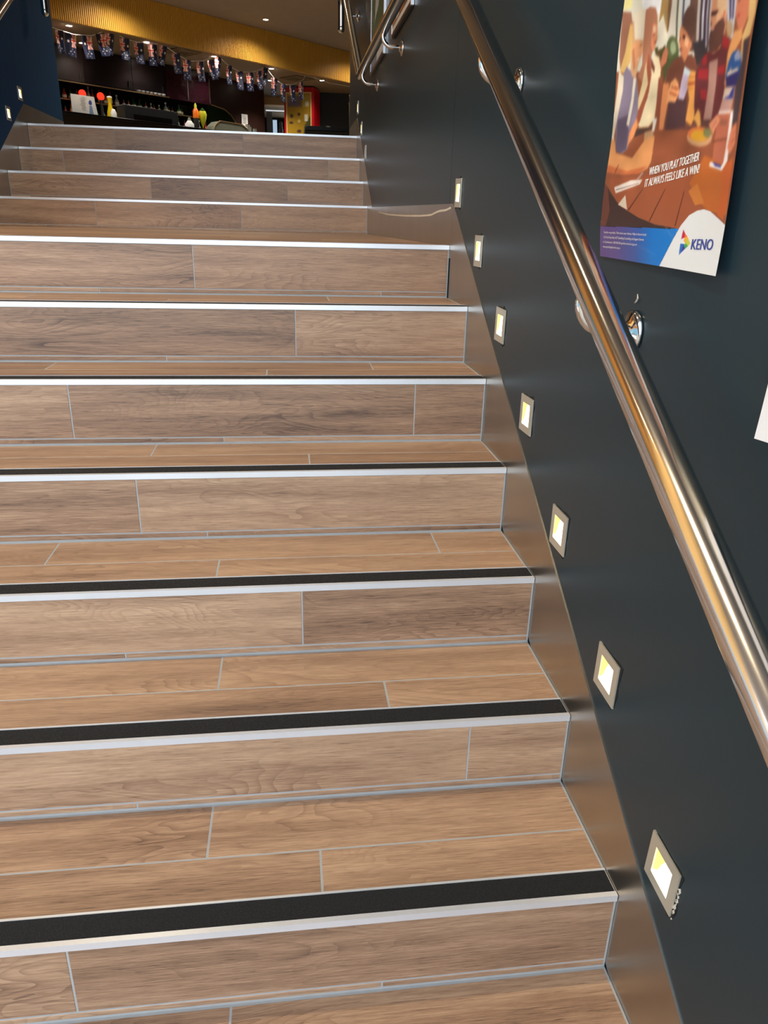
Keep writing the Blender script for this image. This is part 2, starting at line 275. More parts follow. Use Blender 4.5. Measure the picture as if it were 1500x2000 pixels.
POSTER_DATA = """
222,222,205|-0.178,0.846 0.693,0.672 0.723,0.453 0.455,0.435 -0.023,0.483
235,228,160|-0.077,0.745 0.041,0.724 0.080,0.622 -0.010,0.627
235,240,245|0.109,0.686 0.342,0.671 0.350,0.572 0.209,0.572
165,135,85|0.342,0.671 0.425,0.657 0.409,0.520 0.331,0.555
120,90,70|0.393,0.576 0.389,0.663 0.430,0.656 0.442,0.503 0.406,0.528
212,208,195|0.416,0.658 0.469,0.649 0.469,0.567 0.469,0.500 0.415,0.507 0.420,0.574
210,216,222|0.452,0.652 0.723,0.604 0.770,0.441 0.532,0.470
90,95,85|0.447,0.653 0.461,0.650 0.480,0.542 0.501,0.472 0.488,0.473 0.467,0.544
85,85,95|0.491,0.645 0.504,0.643 0.524,0.536 0.544,0.467 0.532,0.468 0.511,0.538
108,80,72|0.546,0.635 0.602,0.625 0.623,0.522 0.643,0.455 0.587,0.462 0.566,0.530
200,180,150|0.608,0.625 0.615,0.623 0.636,0.520 0.657,0.454 0.649,0.455 0.628,0.521
68,50,70|0.622,0.622 0.637,0.619 0.658,0.517 0.679,0.451 0.663,0.453 0.642,0.519
70,52,75|0.651,0.617 0.669,0.614 0.690,0.513 0.711,0.447 0.693,0.450 0.672,0.515
80,65,80|0.678,0.612 0.689,0.610 0.710,0.510 0.730,0.445 0.719,0.446 0.698,0.511
92,105,68|0.515,0.473 0.517,0.463 0.514,0.456 0.506,0.450 0.494,0.447 0.480,0.447 0.464,0.450 0.448,0.456 0.434,0.464 0.423,0.474 0.416,0.484 0.414,0.494 0.417,0.501 0.426,0.507 0.438,0.510 0.453,0.509 0.468,0.506 0.484,0.500 0.498,0.492 0.508,0.482
150,165,130|0.491,0.480 0.492,0.476 0.491,0.472 0.487,0.469 0.482,0.467 0.475,0.467 0.468,0.469 0.461,0.472 0.454,0.476 0.449,0.481 0.446,0.486 0.445,0.490 0.446,0.494 0.450,0.497 0.455,0.498 0.462,0.498 0.469,0.497 0.476,0.494 0.483,0.490 0.488,0.485
85,80,50|0.317,0.501 0.402,0.496 0.455,0.455 0.420,0.413 0.336,0.481
80,95,60|0.482,0.471 0.521,0.460 0.446,0.436 0.420,0.413 0.444,0.461
225,222,205|0.328,0.550 0.362,0.566 0.424,0.505 0.385,0.493 0.349,0.492
60,55,60|0.609,0.476 0.685,0.473 0.726,0.446 0.663,0.423
160,112,92|-0.003,0.624 0.079,0.611 0.105,0.580 0.101,0.548 0.074,0.521 0.036,0.480 0.014,0.514
215,170,130|0.100,0.587 0.202,0.578 0.236,0.510 0.196,0.485 0.181,0.449 0.130,0.457 0.122,0.524
228,190,120|0.085,0.586 0.108,0.575 0.125,0.518 0.120,0.491 0.068,0.471 0.029,0.478 0.064,0.520
232,222,200|0.104,0.602 0.200,0.604 0.222,0.565 0.217,0.531 0.141,0.541
178,122,96|0.208,0.598 0.246,0.599 0.292,0.590 0.315,0.570 0.334,0.517 0.302,0.492 0.281,0.452 0.245,0.432 0.199,0.450 0.227,0.474 0.217,0.531
228,150,112|0.282,0.559 0.321,0.549 0.331,0.520 0.322,0.500 0.307,0.493 0.282,0.513
230,165,120|0.127,0.529 0.174,0.537 0.220,0.512 0.209,0.492 0.170,0.475
200,125,95|0.390,0.482 0.414,0.493 0.431,0.480 0.427,0.458 0.395,0.451 0.387,0.436 0.394,0.389 0.375,0.391 0.375,0.453
232,218,182|0.324,0.486 0.371,0.474 0.386,0.457 0.390,0.426 0.382,0.385 0.379,0.338 0.337,0.324 0.260,0.327 0.246,0.335 0.281,0.382 0.303,0.424 0.311,0.449
225,205,160|0.261,0.476 0.291,0.451 0.293,0.425 0.273,0.402 0.232,0.367 0.216,0.388 0.241,0.429 0.250,0.456
158,88,66|0.272,0.496 0.294,0.477 0.314,0.444 0.305,0.397 0.284,0.377 0.255,0.338 0.228,0.345 0.226,0.365 0.274,0.399 0.293,0.425 0.266,0.465
110,62,52|0.291,0.486 0.336,0.457 0.337,0.444 0.306,0.460
145,82,62|0.376,0.430 0.413,0.429 0.466,0.310 0.389,0.314 0.383,0.351
138,128,152|0.090,0.484 0.131,0.470 0.153,0.451 0.188,0.451 0.219,0.404 0.228,0.364 0.220,0.345 0.173,0.323 0.177,0.282 0.140,0.271 0.051,0.282 0.033,0.346 0.037,0.411 0.057,0.464
105,92,118|0.047,0.360 0.142,0.365 0.165,0.323 0.162,0.280 0.102,0.273 0.053,0.283
228,218,198|0.022,0.482 0.072,0.462 0.072,0.428 0.036,0.357 0.023,0.319 0.051,0.281 -0.007,0.275 -0.014,0.333 0.016,0.433
228,222,205|0.161,0.451 0.187,0.448 0.180,0.390 0.160,0.335 0.135,0.342 0.159,0.401
228,150,100|0.225,0.352 0.245,0.333 0.220,0.309 0.184,0.293 0.168,0.282 0.174,0.320
148,84,58|0.140,0.269 0.189,0.281 0.273,0.309 0.388,0.317 0.718,0.301 0.990,0.297 1.034,0.187 0.019,0.208 0.055,0.272
75,58,55|0.235,0.325 0.348,0.321 0.383,0.329 0.391,0.321 0.273,0.309 0.222,0.306
98,62,58|0.432,0.386 0.663,0.423 0.844,0.307 0.795,0.292 0.476,0.308
120,72,58|0.521,0.460 0.619,0.453 0.659,0.423 0.666,0.390 0.702,0.302 0.479,0.310 0.444,0.370 0.437,0.437 0.472,0.455
80,55,60|0.482,0.374 0.612,0.364 0.629,0.306 0.479,0.310
208,135,96|0.513,0.523 0.545,0.514 0.599,0.481 0.610,0.473 0.584,0.453 0.569,0.442 0.529,0.464 0.508,0.493 0.507,0.512
96,68,62|0.523,0.519 0.524,0.543 0.550,0.555 0.593,0.547 0.616,0.523 0.622,0.497 0.595,0.482 0.560,0.503
60,35,40|0.531,0.502 0.553,0.497 0.552,0.490 0.533,0.495
110,40,45|0.521,0.477 0.544,0.472 0.538,0.466 0.519,0.472
235,225,215|0.524,0.474 0.542,0.470 0.537,0.468
222,145,95|0.420,0.413 0.466,0.411 0.474,0.372 0.465,0.332 0.461,0.310 0.428,0.312 0.420,0.361
232,165,112|0.477,0.410 0.510,0.417 0.537,0.404 0.555,0.383 0.529,0.364 0.484,0.369 0.459,0.366 0.466,0.391
185,100,65|0.478,0.392 0.539,0.380 0.524,0.376 0.476,0.387
185,100,65|0.487,0.403 0.541,0.391 0.536,0.387 0.487,0.398
198,182,210|0.573,0.434 0.626,0.417 0.612,0.385 0.592,0.364 0.550,0.371 0.559,0.405
205,222,232|0.571,0.434 0.626,0.418 0.616,0.409 0.567,0.419
232,165,88|0.622,0.421 0.665,0.413 0.676,0.389 0.678,0.356 0.685,0.320 0.669,0.306 0.624,0.319 0.633,0.362 0.604,0.396
180,90,55|0.609,0.398 0.660,0.395 0.667,0.389 0.614,0.391
218,155,120|0.713,0.574 0.802,0.560 0.820,0.513 0.830,0.476 0.818,0.446 0.771,0.438 0.734,0.447 0.730,0.483 0.715,0.513
238,198,158|0.746,0.569 0.802,0.560 0.824,0.498 0.795,0.504 0.753,0.523
98,64,58|0.729,0.485 0.764,0.491 0.779,0.496 0.805,0.497 0.822,0.484 0.819,0.450 0.773,0.436 0.734,0.446 0.726,0.463 0.727,0.474
70,40,42|0.717,0.520 0.763,0.516 0.763,0.509 0.724,0.511
215,150,140|0.727,0.487 0.756,0.487 0.753,0.481 0.729,0.482
55,35,38|0.727,0.483 0.756,0.480 0.736,0.478
205,135,105|0.734,0.442 0.799,0.437 0.805,0.415 0.751,0.420
104,50,54|0.726,0.446 0.772,0.436 0.811,0.440 0.819,0.465 0.864,0.451 0.871,0.401 0.868,0.349 0.847,0.307 0.704,0.314 0.676,0.342 0.658,0.410 0.687,0.437
172,132,122|0.747,0.423 0.805,0.423 0.813,0.376 0.808,0.309 0.753,0.313 0.760,0.377
165,46,54|0.677,0.417 0.744,0.412 0.751,0.390 0.678,0.398
165,46,54|0.707,0.375 0.749,0.371 0.758,0.351 0.719,0.355
165,46,54|0.820,0.463 0.865,0.450 0.863,0.432 0.821,0.445
165,46,54|0.812,0.407 0.858,0.407 0.860,0.389 0.815,0.394
165,46,54|0.701,0.437 0.728,0.441 0.730,0.420 0.700,0.424
205,212,225|0.794,0.571 0.864,0.560 0.879,0.492 0.884,0.448 0.848,0.459 0.824,0.504
66,52,95|0.804,0.570 0.821,0.567 0.855,0.488 0.847,0.487
66,52,95|0.831,0.565 0.846,0.563 0.870,0.485 0.862,0.487
190,160,125|0.875,0.468 0.876,0.464 0.875,0.460 0.872,0.457 0.868,0.455 0.862,0.455 0.856,0.457 0.849,0.460 0.843,0.464 0.838,0.469 0.835,0.474 0.834,0.478 0.834,0.482 0.837,0.485 0.842,0.487 0.848,0.486 0.855,0.485 0.861,0.482 0.867,0.478 0.872,0.473
212,128,98|0.858,0.561 0.934,0.548 0.960,0.481 0.940,0.458 0.908,0.464 0.876,0.495 0.877,0.505
228,162,104|0.887,0.462 0.933,0.461 0.943,0.445 0.917,0.430 0.887,0.408 0.877,0.366 0.868,0.371 0.863,0.426
228,190,128|0.934,0.548 0.979,0.540 0.996,0.480 0.986,0.440 0.952,0.439 0.963,0.401 0.953,0.401 0.942,0.447 0.961,0.471
74,60,66|0.964,0.400 0.953,0.437 0.987,0.442 0.988,0.360 0.983,0.291 0.950,0.290 0.943,0.360
48,92,158|0.877,0.409 0.895,0.424 0.925,0.426 0.951,0.416 0.960,0.398 0.954,0.376 0.943,0.360 0.884,0.364 0.869,0.384
150,158,190|0.908,0.416 0.925,0.426 0.949,0.416 0.952,0.405 0.918,0.407
52,48,108|0.871,0.382 0.955,0.386 0.943,0.360 0.886,0.364
225,205,190|0.881,0.383 0.876,0.390 0.894,0.392 0.893,0.399 0.904,0.391 0.940,0.393 0.949,0.387 0.907,0.385
218,196,184|0.875,0.363 0.940,0.359 0.938,0.337 0.868,0.342
58,66,140|0.924,0.358 0.938,0.358 0.936,0.338 0.871,0.343 0.908,0.346
192,150,142|0.868,0.342 0.938,0.337 0.929,0.314 0.855,0.320
184,106,82|0.852,0.320 0.929,0.314 0.932,0.279 0.930,0.235 0.920,0.212 0.848,0.222 0.846,0.273
238,228,228|0.932,0.317 0.949,0.316 0.951,0.267 0.948,0.230 0.936,0.208 0.921,0.210 0.928,0.246 0.931,0.290
235,222,215|0.851,0.322 0.944,0.316 0.945,0.312 0.853,0.316
228,150,112|0.845,0.317 0.866,0.305 0.839,0.287 0.833,0.278 0.792,0.301
218,132,98|0.976,0.294 0.986,0.254 0.958,0.236 0.937,0.248 0.946,0.278
205,160,118|0.829,0.275 0.827,0.269 0.818,0.264 0.801,0.261 0.778,0.259 0.751,0.259 0.723,0.262 0.696,0.266 0.673,0.271 0.657,0.278 0.650,0.284 0.652,0.290 0.663,0.295 0.681,0.299 0.706,0.300 0.733,0.299 0.761,0.297 0.787,0.292 0.808,0.287 0.822,0.281
218,120,70|0.814,0.281 0.812,0.277 0.803,0.273 0.788,0.271 0.767,0.270 0.742,0.270 0.717,0.272 0.693,0.276 0.673,0.280 0.659,0.285 0.653,0.290 0.655,0.295 0.665,0.298 0.682,0.301 0.704,0.301 0.729,0.301 0.754,0.298 0.777,0.295 0.795,0.291 0.808,0.286
222,165,48|0.797,0.279 0.796,0.275 0.789,0.273 0.777,0.271 0.761,0.270 0.743,0.270 0.723,0.272 0.705,0.274 0.690,0.278 0.679,0.281 0.675,0.285 0.676,0.289 0.684,0.292 0.696,0.294 0.713,0.294 0.732,0.294 0.751,0.292 0.769,0.289 0.783,0.286 0.793,0.282
130,132,84|0.819,0.283 0.819,0.280 0.816,0.278 0.811,0.276 0.804,0.275 0.795,0.275 0.786,0.276 0.778,0.278 0.771,0.280 0.765,0.283 0.763,0.286 0.763,0.289 0.766,0.292 0.771,0.294 0.778,0.294 0.787,0.294 0.796,0.293 0.804,0.292 0.811,0.289 0.816,0.286
228,170,90|0.680,0.318 0.705,0.337 0.724,0.329 0.740,0.302 0.718,0.301 0.696,0.314
190,155,118|0.312,0.313 0.371,0.313 0.396,0.299 0.393,0.272 0.317,0.277
222,218,208|0.370,0.342 0.402,0.339 0.391,0.310 0.372,0.311
178,112,84|0.186,0.522 0.210,0.524 0.213,0.520 0.190,0.518
240,225,205|0.177,0.493 0.198,0.493 0.196,0.487 0.183,0.488
120,70,55|0.289,0.532 0.308,0.533 0.308,0.530 0.292,0.530
165,80,65|0.309,0.516 0.328,0.515 0.327,0.510 0.311,0.511
196,132,98|0.125,0.518 0.144,0.521 0.170,0.475 0.153,0.465
240,205,170|0.287,0.550 0.305,0.550 0.316,0.537 0.298,0.534
150,70,40|0.350,0.489 0.356,0.488 0.413,0.429 0.406,0.430
250,240,225|0.303,0.401 0.313,0.400 0.305,0.397 0.297,0.397
165,95,60|0.514,0.399 0.546,0.393 0.543,0.391 0.513,0.397
165,95,60|0.512,0.384 0.542,0.377 0.538,0.375 0.510,0.382
180,100,50|0.609,0.410 0.660,0.405 0.661,0.403 0.610,0.408
180,100,50|0.614,0.385 0.660,0.382 0.661,0.381 0.615,0.383
80,52,50|0.519,0.500 0.517,0.490 0.513,0.491 0.515,0.500
235,180,140|0.553,0.497 0.581,0.486 0.581,0.470 0.553,0.478
180,105,75|0.533,0.487 0.527,0.482 0.520,0.484
120,70,60|0.723,0.506 0.736,0.493 0.725,0.493
240,190,150|0.755,0.512 0.786,0.510 0.786,0.495 0.762,0.496
210,120,90|0.799,0.510 0.814,0.508 0.814,0.497 0.804,0.499
60,40,44|0.884,0.516 0.896,0.516 0.895,0.513 0.885,0.513
190,80,70|0.888,0.493 0.909,0.488 0.905,0.483 0.893,0.485
200,130,110|0.840,0.307 0.852,0.304 0.824,0.290 0.816,0.293
185,100,70|0.961,0.273 0.975,0.279 0.976,0.277 0.963,0.271
185,100,70|0.957,0.260 0.978,0.266 0.978,0.263 0.959,0.257
110,60,40|0.835,0.266 0.928,0.268 0.926,0.265 0.835,0.263
150,92,74|0.872,0.305 0.919,0.302 0.917,0.291 0.870,0.294
170,90,60|0.235,0.273 0.246,0.273 0.344,0.238 0.335,0.237
190,110,75|0.334,0.261 0.412,0.263 0.409,0.259 0.341,0.256
190,110,75|0.331,0.244 0.399,0.247 0.396,0.243 0.338,0.240
250,225,200|0.322,0.232 0.376,0.234 0.373,0.229 0.334,0.226
160,88,58|0.044,0.208 1.005,0.210 0.979,0.111 0.792,0.129 0.696,0.087 0.494,0.097 0.347,0.112 0.171,0.141 0.077,0.176
190,104,48|0.713,0.186 0.789,0.240 0.979,0.211 0.995,0.120 0.866,0.129 0.783,0.148
205,125,60|0.712,0.169 0.768,0.185 0.831,0.143 0.772,0.139
196,98,48|0.913,0.213 0.984,0.228 0.989,0.161 0.979,0.111 0.934,0.120 0.941,0.166
92,45,35|0.365,0.181 0.371,0.181 0.262,0.126 0.253,0.128
92,45,35|0.539,0.176 0.545,0.176 0.453,0.101 0.445,0.102
92,45,35|0.680,0.169 0.685,0.169 0.656,0.093 0.649,0.094
66,46,46|-0.006,0.199 0.038,0.186 0.086,0.167 0.172,0.138 0.348,0.110 0.494,0.095 0.661,0.089 0.697,0.085 -0.010,0.080 -0.008,0.145
110,65,55|-0.006,0.199 0.038,0.186 0.079,0.126 0.054,0.084 -0.005,0.083 -0.008,0.145
224,156,100|-0.027,0.322 0.038,0.306 0.066,0.275 0.232,0.256 0.303,0.287 0.346,0.302 0.401,0.299 0.402,0.242 0.379,0.226 0.313,0.216 0.160,0.217 -0.003,0.228 -0.022,0.285
200,112,68|-0.005,0.247 0.202,0.225 0.377,0.232 0.313,0.216 0.160,0.217 -0.002,0.228
120,60,45|0.109,0.243 0.117,0.243 0.093,0.224 0.081,0.224
238,228,220|0.099,0.186 0.249,0.201 0.350,0.201 0.334,0.190 0.121,0.170
120,90,80|0.118,0.180 0.320,0.193 0.323,0.192 0.123,0.178
190,160,150|0.343,0.219 0.353,0.217 0.308,0.199 0.295,0.201
218,204,184|0.216,0.165 0.246,0.128 0.155,0.141
236,232,232|0.846,0.225 0.912,0.215 0.944,0.232 0.951,0.225 0.920,0.206 0.834,0.217 0.832,0.225
70,70,150|0.849,0.226 0.911,0.217 0.910,0.212 0.871,0.216
1,2,3|-0.079,0.082 0.313,0.085 0.687,0.088 0.656,0.060 0.570,-0.015 0.316,-0.023 -0.066,-0.022
228,234,238|0.564,-0.007 0.599,0.020 0.653,0.065 0.693,0.095 0.741,0.118 0.792,0.128 0.836,0.131 0.882,0.127 0.928,0.117 1.004,0.100 1.027,-0.007 0.855,-0.018
200,36,84|0.716,0.087 0.711,0.066 0.734,0.070 0.738,0.077
238,120,50|0.732,0.080 0.754,0.072 0.747,0.067 0.734,0.070
240,176,60|0.734,0.071 0.754,0.072 0.768,0.065 0.746,0.058 0.731,0.063
196,205,70|0.752,0.067 0.764,0.066 0.781,0.059 0.765,0.052 0.746,0.058
60,170,90|0.747,0.058 0.768,0.053 0.751,0.046 0.735,0.054
30,110,200|0.710,0.056 0.735,0.057 0.749,0.046 0.712,0.031
70,60,150|0.733,0.055 0.749,0.046 0.725,0.037
"""
# ------------------------------------------------------------------ setting: walls, floors, ceilings
W = -2.3703
def wall(name, x0, x1, face, y0, y1, seams, m):
    # backing slab plus flush board panels with open joints between them
    fx = x0 if face < 0 else x1
    core = MB().box(*((fx+.014, x1) if face < 0 else (x0, fx-.014)), y0, y1, -.36, 4.91).build(name, BLACK)
    struct(core)
    ys = [y0]+seams+[y1]
    for a, b in zip(ys[:-1], ys[1:]):
        g0 = .0015 if a != y0 else 0; g1 = .0015 if b != y1 else 0
        MB().box(*((fx, fx+.013) if face < 0 else (fx-.013, fx)), a+g0, b-g1, -.355, 4.905).build('panel', m, core)
    return core
wall('wall_right', .002, .16, -1, -1.6, 6.33, [2.03, 5.0], PAINT_R)
wall('wall_left', W-.16, W-.002, 1, 4.35, 6.60, [5.52, 6.12], PAINT_L)
# unseen side lobby added to warm stairs and rail; daylight side open below it
CREAM = mat('added_lobby_cream', (226,176,104), .6)
BLUEP = mat('added_wall_blue', (140,186,208), .8)  # blue for added walls, meant to show in the rail's reflection
struct(MB().box(-9.2, -9, -9, 1.85, -.34, 2.6).build('wall_added_outside', BLUEP)); struct(MB().box(-9.2, -9, -9, 1.85, 2.601, 7.5).build('wall_added_outside_upper', mat('added_wall_ochre', (206,136,70), .8)), 'unseen ochre wall added across the entrance path')  # unseen wall added for blue and orange bands reflected in the rail
struct(MB().box(-8.99, -6, -9, 1.85, -.40, -.34).build('floor', PAVE), 'outside path left of the stairs')
struct(MB().box(-6.2, W-.001, 1.9, 4.5, -.34, 1.1845).build('floor', GROUT), 'floor of the added unseen side lobby')
struct(MB().box(-6.3, -6.15, 1.9, 4.5, 1.185, 4.9).build('wall_added_lobby_end', CREAM))
struct(MB().box(-6.14, W-.162, 4.36, 4.5, 1.186, 4.9).build('wall_added_lobby_back', CREAM))
MB().box(-6.14, W-.162, 4.345, 4.359, 1.19, 2.0).build('panel', BLUEP, bpy.data.objects['wall_added_lobby_back'])  # blue lower panel added for the rail's reflection
struct(MB().box(-6.14, W-.002, 1.9, 2.05, 1.186, 4.9).build('wall_added_lobby_front', CREAM))
struct(MB().box(-6, 4, -9, -.28, -.40, -.34).build('floor', PAVE), 'pale paving at the foot of the stairs')
up = struct(MB().box(-12, 7, 5.66, 26, 1.60, 1.868).build('floor', mat('bar_floor_bounce', (176,158,136), .5)), 'floor of the bar room, made pale to bounce light')  # unseen floor given a pale tone to bounce light onto the ceiling
struct(MB().box(-12, 7, -1.6, 26, 4.91, 5.05).build('ceiling', CEIL), 'taupe ceiling')

# steps: nosing edge positions measured (y, z)
ST = {-1:(-.284,-.168), 0:(-.005,.0), 1:(.276,.174), 2:(.562,.338), 3:(.845,.506), 4:(1.129,.677), 5:(1.392,.853), 6:(1.666,1.021), 7:(1.983,1.189)}
UP = {8:(4.727,1.362), 9:(5.033,1.527), 10:(5.326,1.694), 11:(5.599,1.868)}
ZB = {**{k-1: None for k in ()}}
LT = .925
def tile(x0, x1, y0, y1, z0, z1, parent):
    cx, cy2, cz = (x0+x1)/2, (y0+y1)/2, (z0+z1)/2
    a, b, c = (x1-x0)/2, (y1-y0)/2, (z1-z0)/2
    return MB().box(-a, a, -b, b, -c, c).build('tile', TILE, parent, (cx, cy2, cz), bevel=min(.0012, b*.3, c*.3))
def row(joint, y0, y1, z0, z1, parent, g=.0028, period=LT):
    # tiles along x; joint = x of one known joint
    js = [joint+i*period for i in range(-6, 7)]; xs = [W+.004]+[j for j in js if W+.05 < j < -.05]+[-.004]
    for i, (a, b) in enumerate(zip(xs[:-1], xs[1:])):
        tile(a+(g/2 if i else 0), b-(g/2 if i < len(xs)-2 else 0), y0, y1, z0, z1, parent)
def nosing(y, z, parent):
    al = MB().prism([(y,z-.0125),(y+.003,z-.0125),(y+.003,z-.003),(y+.060,z-.003),(y+.060,z+.0012),(y+.0555,z+.0012),(y+.0555,z-.001),(y+.0095,z-.001),(y+.0095,z+.0012),(y,z+.0012)], 0, W+.002, -.001).build('nosing', ALU, parent)
    MB().box(W+.004, -.003, y+.010, y+.055, z-.0015, z+.0006).build('grip_strip', GRIT, al)
RJ = {-1:-.5, 0:-.8, 1:-.92, 2:-.205, 3:-.53, 4:-.92, 5:-.2, 6:-.525, 7:-.85, 8:-.84, 9:-.53, 10:-.23, 11:-.85}
SJ = {-1:-.3, 0:-.7, 1:-.41, 2:-.86, 3:-.92, 4:-.76, 5:-.73, 6:-.91, 7:-.23, 8:-1.16, 9:-.4, 10:-.7, 11:-.3}
TB = {-1:-.4, 0:-.67, 1:-.715, 2:-.71, 3:-.19, 4:-.91, 5:-.3, 6:-1.34, 8:-.6, 9:-.9, 10:-.2}
TF = {-1:-.9, 0:-.2, 1:-.51, 2:-.36, 3:-.72, 4:-.5, 5:-.61, 6:-.91, 8:-.3, 9:-.5, 10:-.8}
def flight(name, label, S, zbase, yend, ktop):
    t = thing(name, label, 'stairs', (-1.18, S[min(S)][0], zbase))
    off = -t.location
    holder = t
    ks = sorted(S); prof = [(S[ks[0]][0]+.0034, zbase)]
    for i, k in enumerate(ks):
        y, z = S[k]; prof.append((y+.0034, z-.0135)); prof.append((y+.0034, z-.0033)); prof.append((y+.0602, z-.0033)); prof.append((y+.0602, z-.0016))
        ny = S[ks[i+1]][0]+.0034 if i < len(ks)-1 else yend
        prof.append((ny, z-.0016))
    prof.append((yend, zbase))
    parts = []
    MB().prism(prof, 0, W+.001, -.0005).build('stair_core', GROUT, holder)
    for i, k in enumerate(ks):
        y, z = S[k]; zb = S[ks[i-1]][1] if i else zbase
        nosing(y, z, holder)
        row(RJ[k], y+.0025, y+.012, zb+.0185, z-.014, holder)
        row(SJ[k], y+.0025, y+.012, zb+.0035, zb+.0155, holder)
        if i < len(ks)-1:
            ny = S[ks[i+1]][0]
            row(TF[k], y+.0615, y+.1540, z-.010, z-.0012, holder); row(TB[k], y+.1560, ny-.001, z-.010, z-.0012, holder)
    for ch in [x for x in bpy.data.objects if x.parent == t]: ch.location = ch.location+off
    return t
flight('staircase', 'lower flight of brown wood-look tiled stairs with white metal nosings and black grip strips', ST, -.34, 1.999, 7)
flight('staircase', 'short upper flight of four tiled steps rising from the landing to the bar', UP, 1.1845, 5.66, 11)
ld = struct(MB().box(W+.001, -.0005, 2.0, 4.7315, -.34, 1.1845).build('floor', GROUT), 'tiled landing between the two flights')
y = 1.983+.0615; i = 0
while y < 4.71:
    y1 = min(y+.15, 4.7275); row(-.2-(i*.37) % .9, y, y1-.003, 1.180, 1.1878, ld); y = y1; i += 1

# steel skirtings following the stairs
def skirt(name, x0, x1, yend, left=False):
    zt = lambda y: .137+.603*y
    if left:
        b = struct(MB().prism([(4.36,1.19),(4.448,1.19),(4.448,1.352),(4.36,1.350)], 0, x0, x1).build(name, STEEL))
    else:
        b = struct(MB().prism([(-1.6,-.34),(-.6,-.34),(-.6,-.22),(-1.6,-.22)], 0, x0, x1).build(name, STEEL))
        MB().prism([(-.6,-.34),(-.3,-.34),(1.962,1.02),(1.962,zt(1.962)),(-.6,zt(-.6))], 0, x0, x1).build('panel', STEEL, b)
        MB().prism([(1.9635,1.15),(4.448,1.15),(4.448,1.352),(1.9635,1.320)], 0, x0, x1).build('panel', STEEL, b)
    MB().prism([(4.4495,1.15),(4.73,1.15),(5.66,1.70),(5.66,1.99),(5.586,1.99),(4.4495,1.354)], 0, x0, x1).build('panel', STEEL, b)
    MB().prism([(5.6615,1.869),(yend,1.869),(yend,1.99),(5.6615,1.99)], 0, x0, x1).build('panel', STEEL, b)
    return b
br = skirt('baseboard_right', 0, .002, 6.33)
skirt('baseboard_left', W-.002, W, 6.60, True)
pts = [(4.05,1.318),(3.6,1.300),(3.0,1.290),(2.6,1.287),(2.35,1.288),(2.2,1.300),(2.08,1.301),(2.0,1.307)]
mb = MB()
for (a, za), (b_, zb_) in zip(pts[:-1], pts[1:]):
    mb.prism([(b_,zb_-.003),(a,za-.003),(a,za+.004),(b_,zb_+.004)], 0, -.0012, .0002)
mb.build('sealant_bead', PLASTER, br)

# handrails with curved brackets
def handrail(label, x, side):
    zr = lambda y: .859+.603*y
    zu = lambda y: -.413+.562*y
    yb = (2.083-.859)/.603; yc = (2.083+.413)/.562
    t = thing('handrail', label, 'handrail', (x, -1.2, zr(-1.2)) if side > 0 else (x, 4.38, 2.083))
    O = Vector(t.location)
    P = lambda *l: [(0, a-O.y, b-O.z) for a, b in l]
    start = [(-1.2,zr(-1.2)),(yb,2.083)] if side > 0 else [(4.38,2.083)]
    MB().tube(P(*start,(yc,2.083),(5.84,zu(5.84)),(5.88,zu(5.86)+.012),(6.02,zu(5.86)+.014),(6.07,zu(5.86)+.004),(6.10,zu(5.86)-.03),(6.11,zu(5.86)-.08),(6.11,2.665)), .025, 28).build('rail', RAIL, t, smooth=True)
    MB().lathe([(.004,-.030),(.016,-.026),(.024,-.016),(.0265,-.004),(.0265,.008),(.025,.014)], 20, (0,6.11-O.y,2.665-O.z)).build('end_cap', CHROME, t, smooth=True)
    for yy, z in [(-.25,zr(-.25)),(.53,zr(.53)),(1.30,zr(1.30)),(3.262,2.083),(4.243,2.083),(5.55,zu(5.55))]:
        if side < 0 and yy < 4.4: continue
        h = .078; w = .085*side
        arm = [(0,yy,z-.018),(-.006*side,yy,z-.034)]+[((w+.006*side)*.5*(1-math.cos(a))-.006*side,yy,z-.034-(h-.034)*math.sin(a)) for a in [i*PI/2/7 for i in range(1,8)]]+[(w*.99,yy,z-h)]
        ar = MB().tube([(a,b-O.y,c-O.z) for a, b, c in arm], .0095, 14).build('bracket_arm', CHROME, t, smooth=True)
        pr = [(.033,0),(.033,.003),(.030,.007),(.018,.010),(.012,.016)]
        MB().lathe([(r, w-hh*side) for r, hh in pr], 24, (0,yy-O.y,z-h-O.z), 0).build('wall_flange', CHROME, ar, smooth=True)
    return t
handrail('long tubular steel handrail on curved brackets running up the right wall', -.085, 1)
handrail('tubular steel handrail on the left wall ending in a turned-down tip', W+.085, -1)

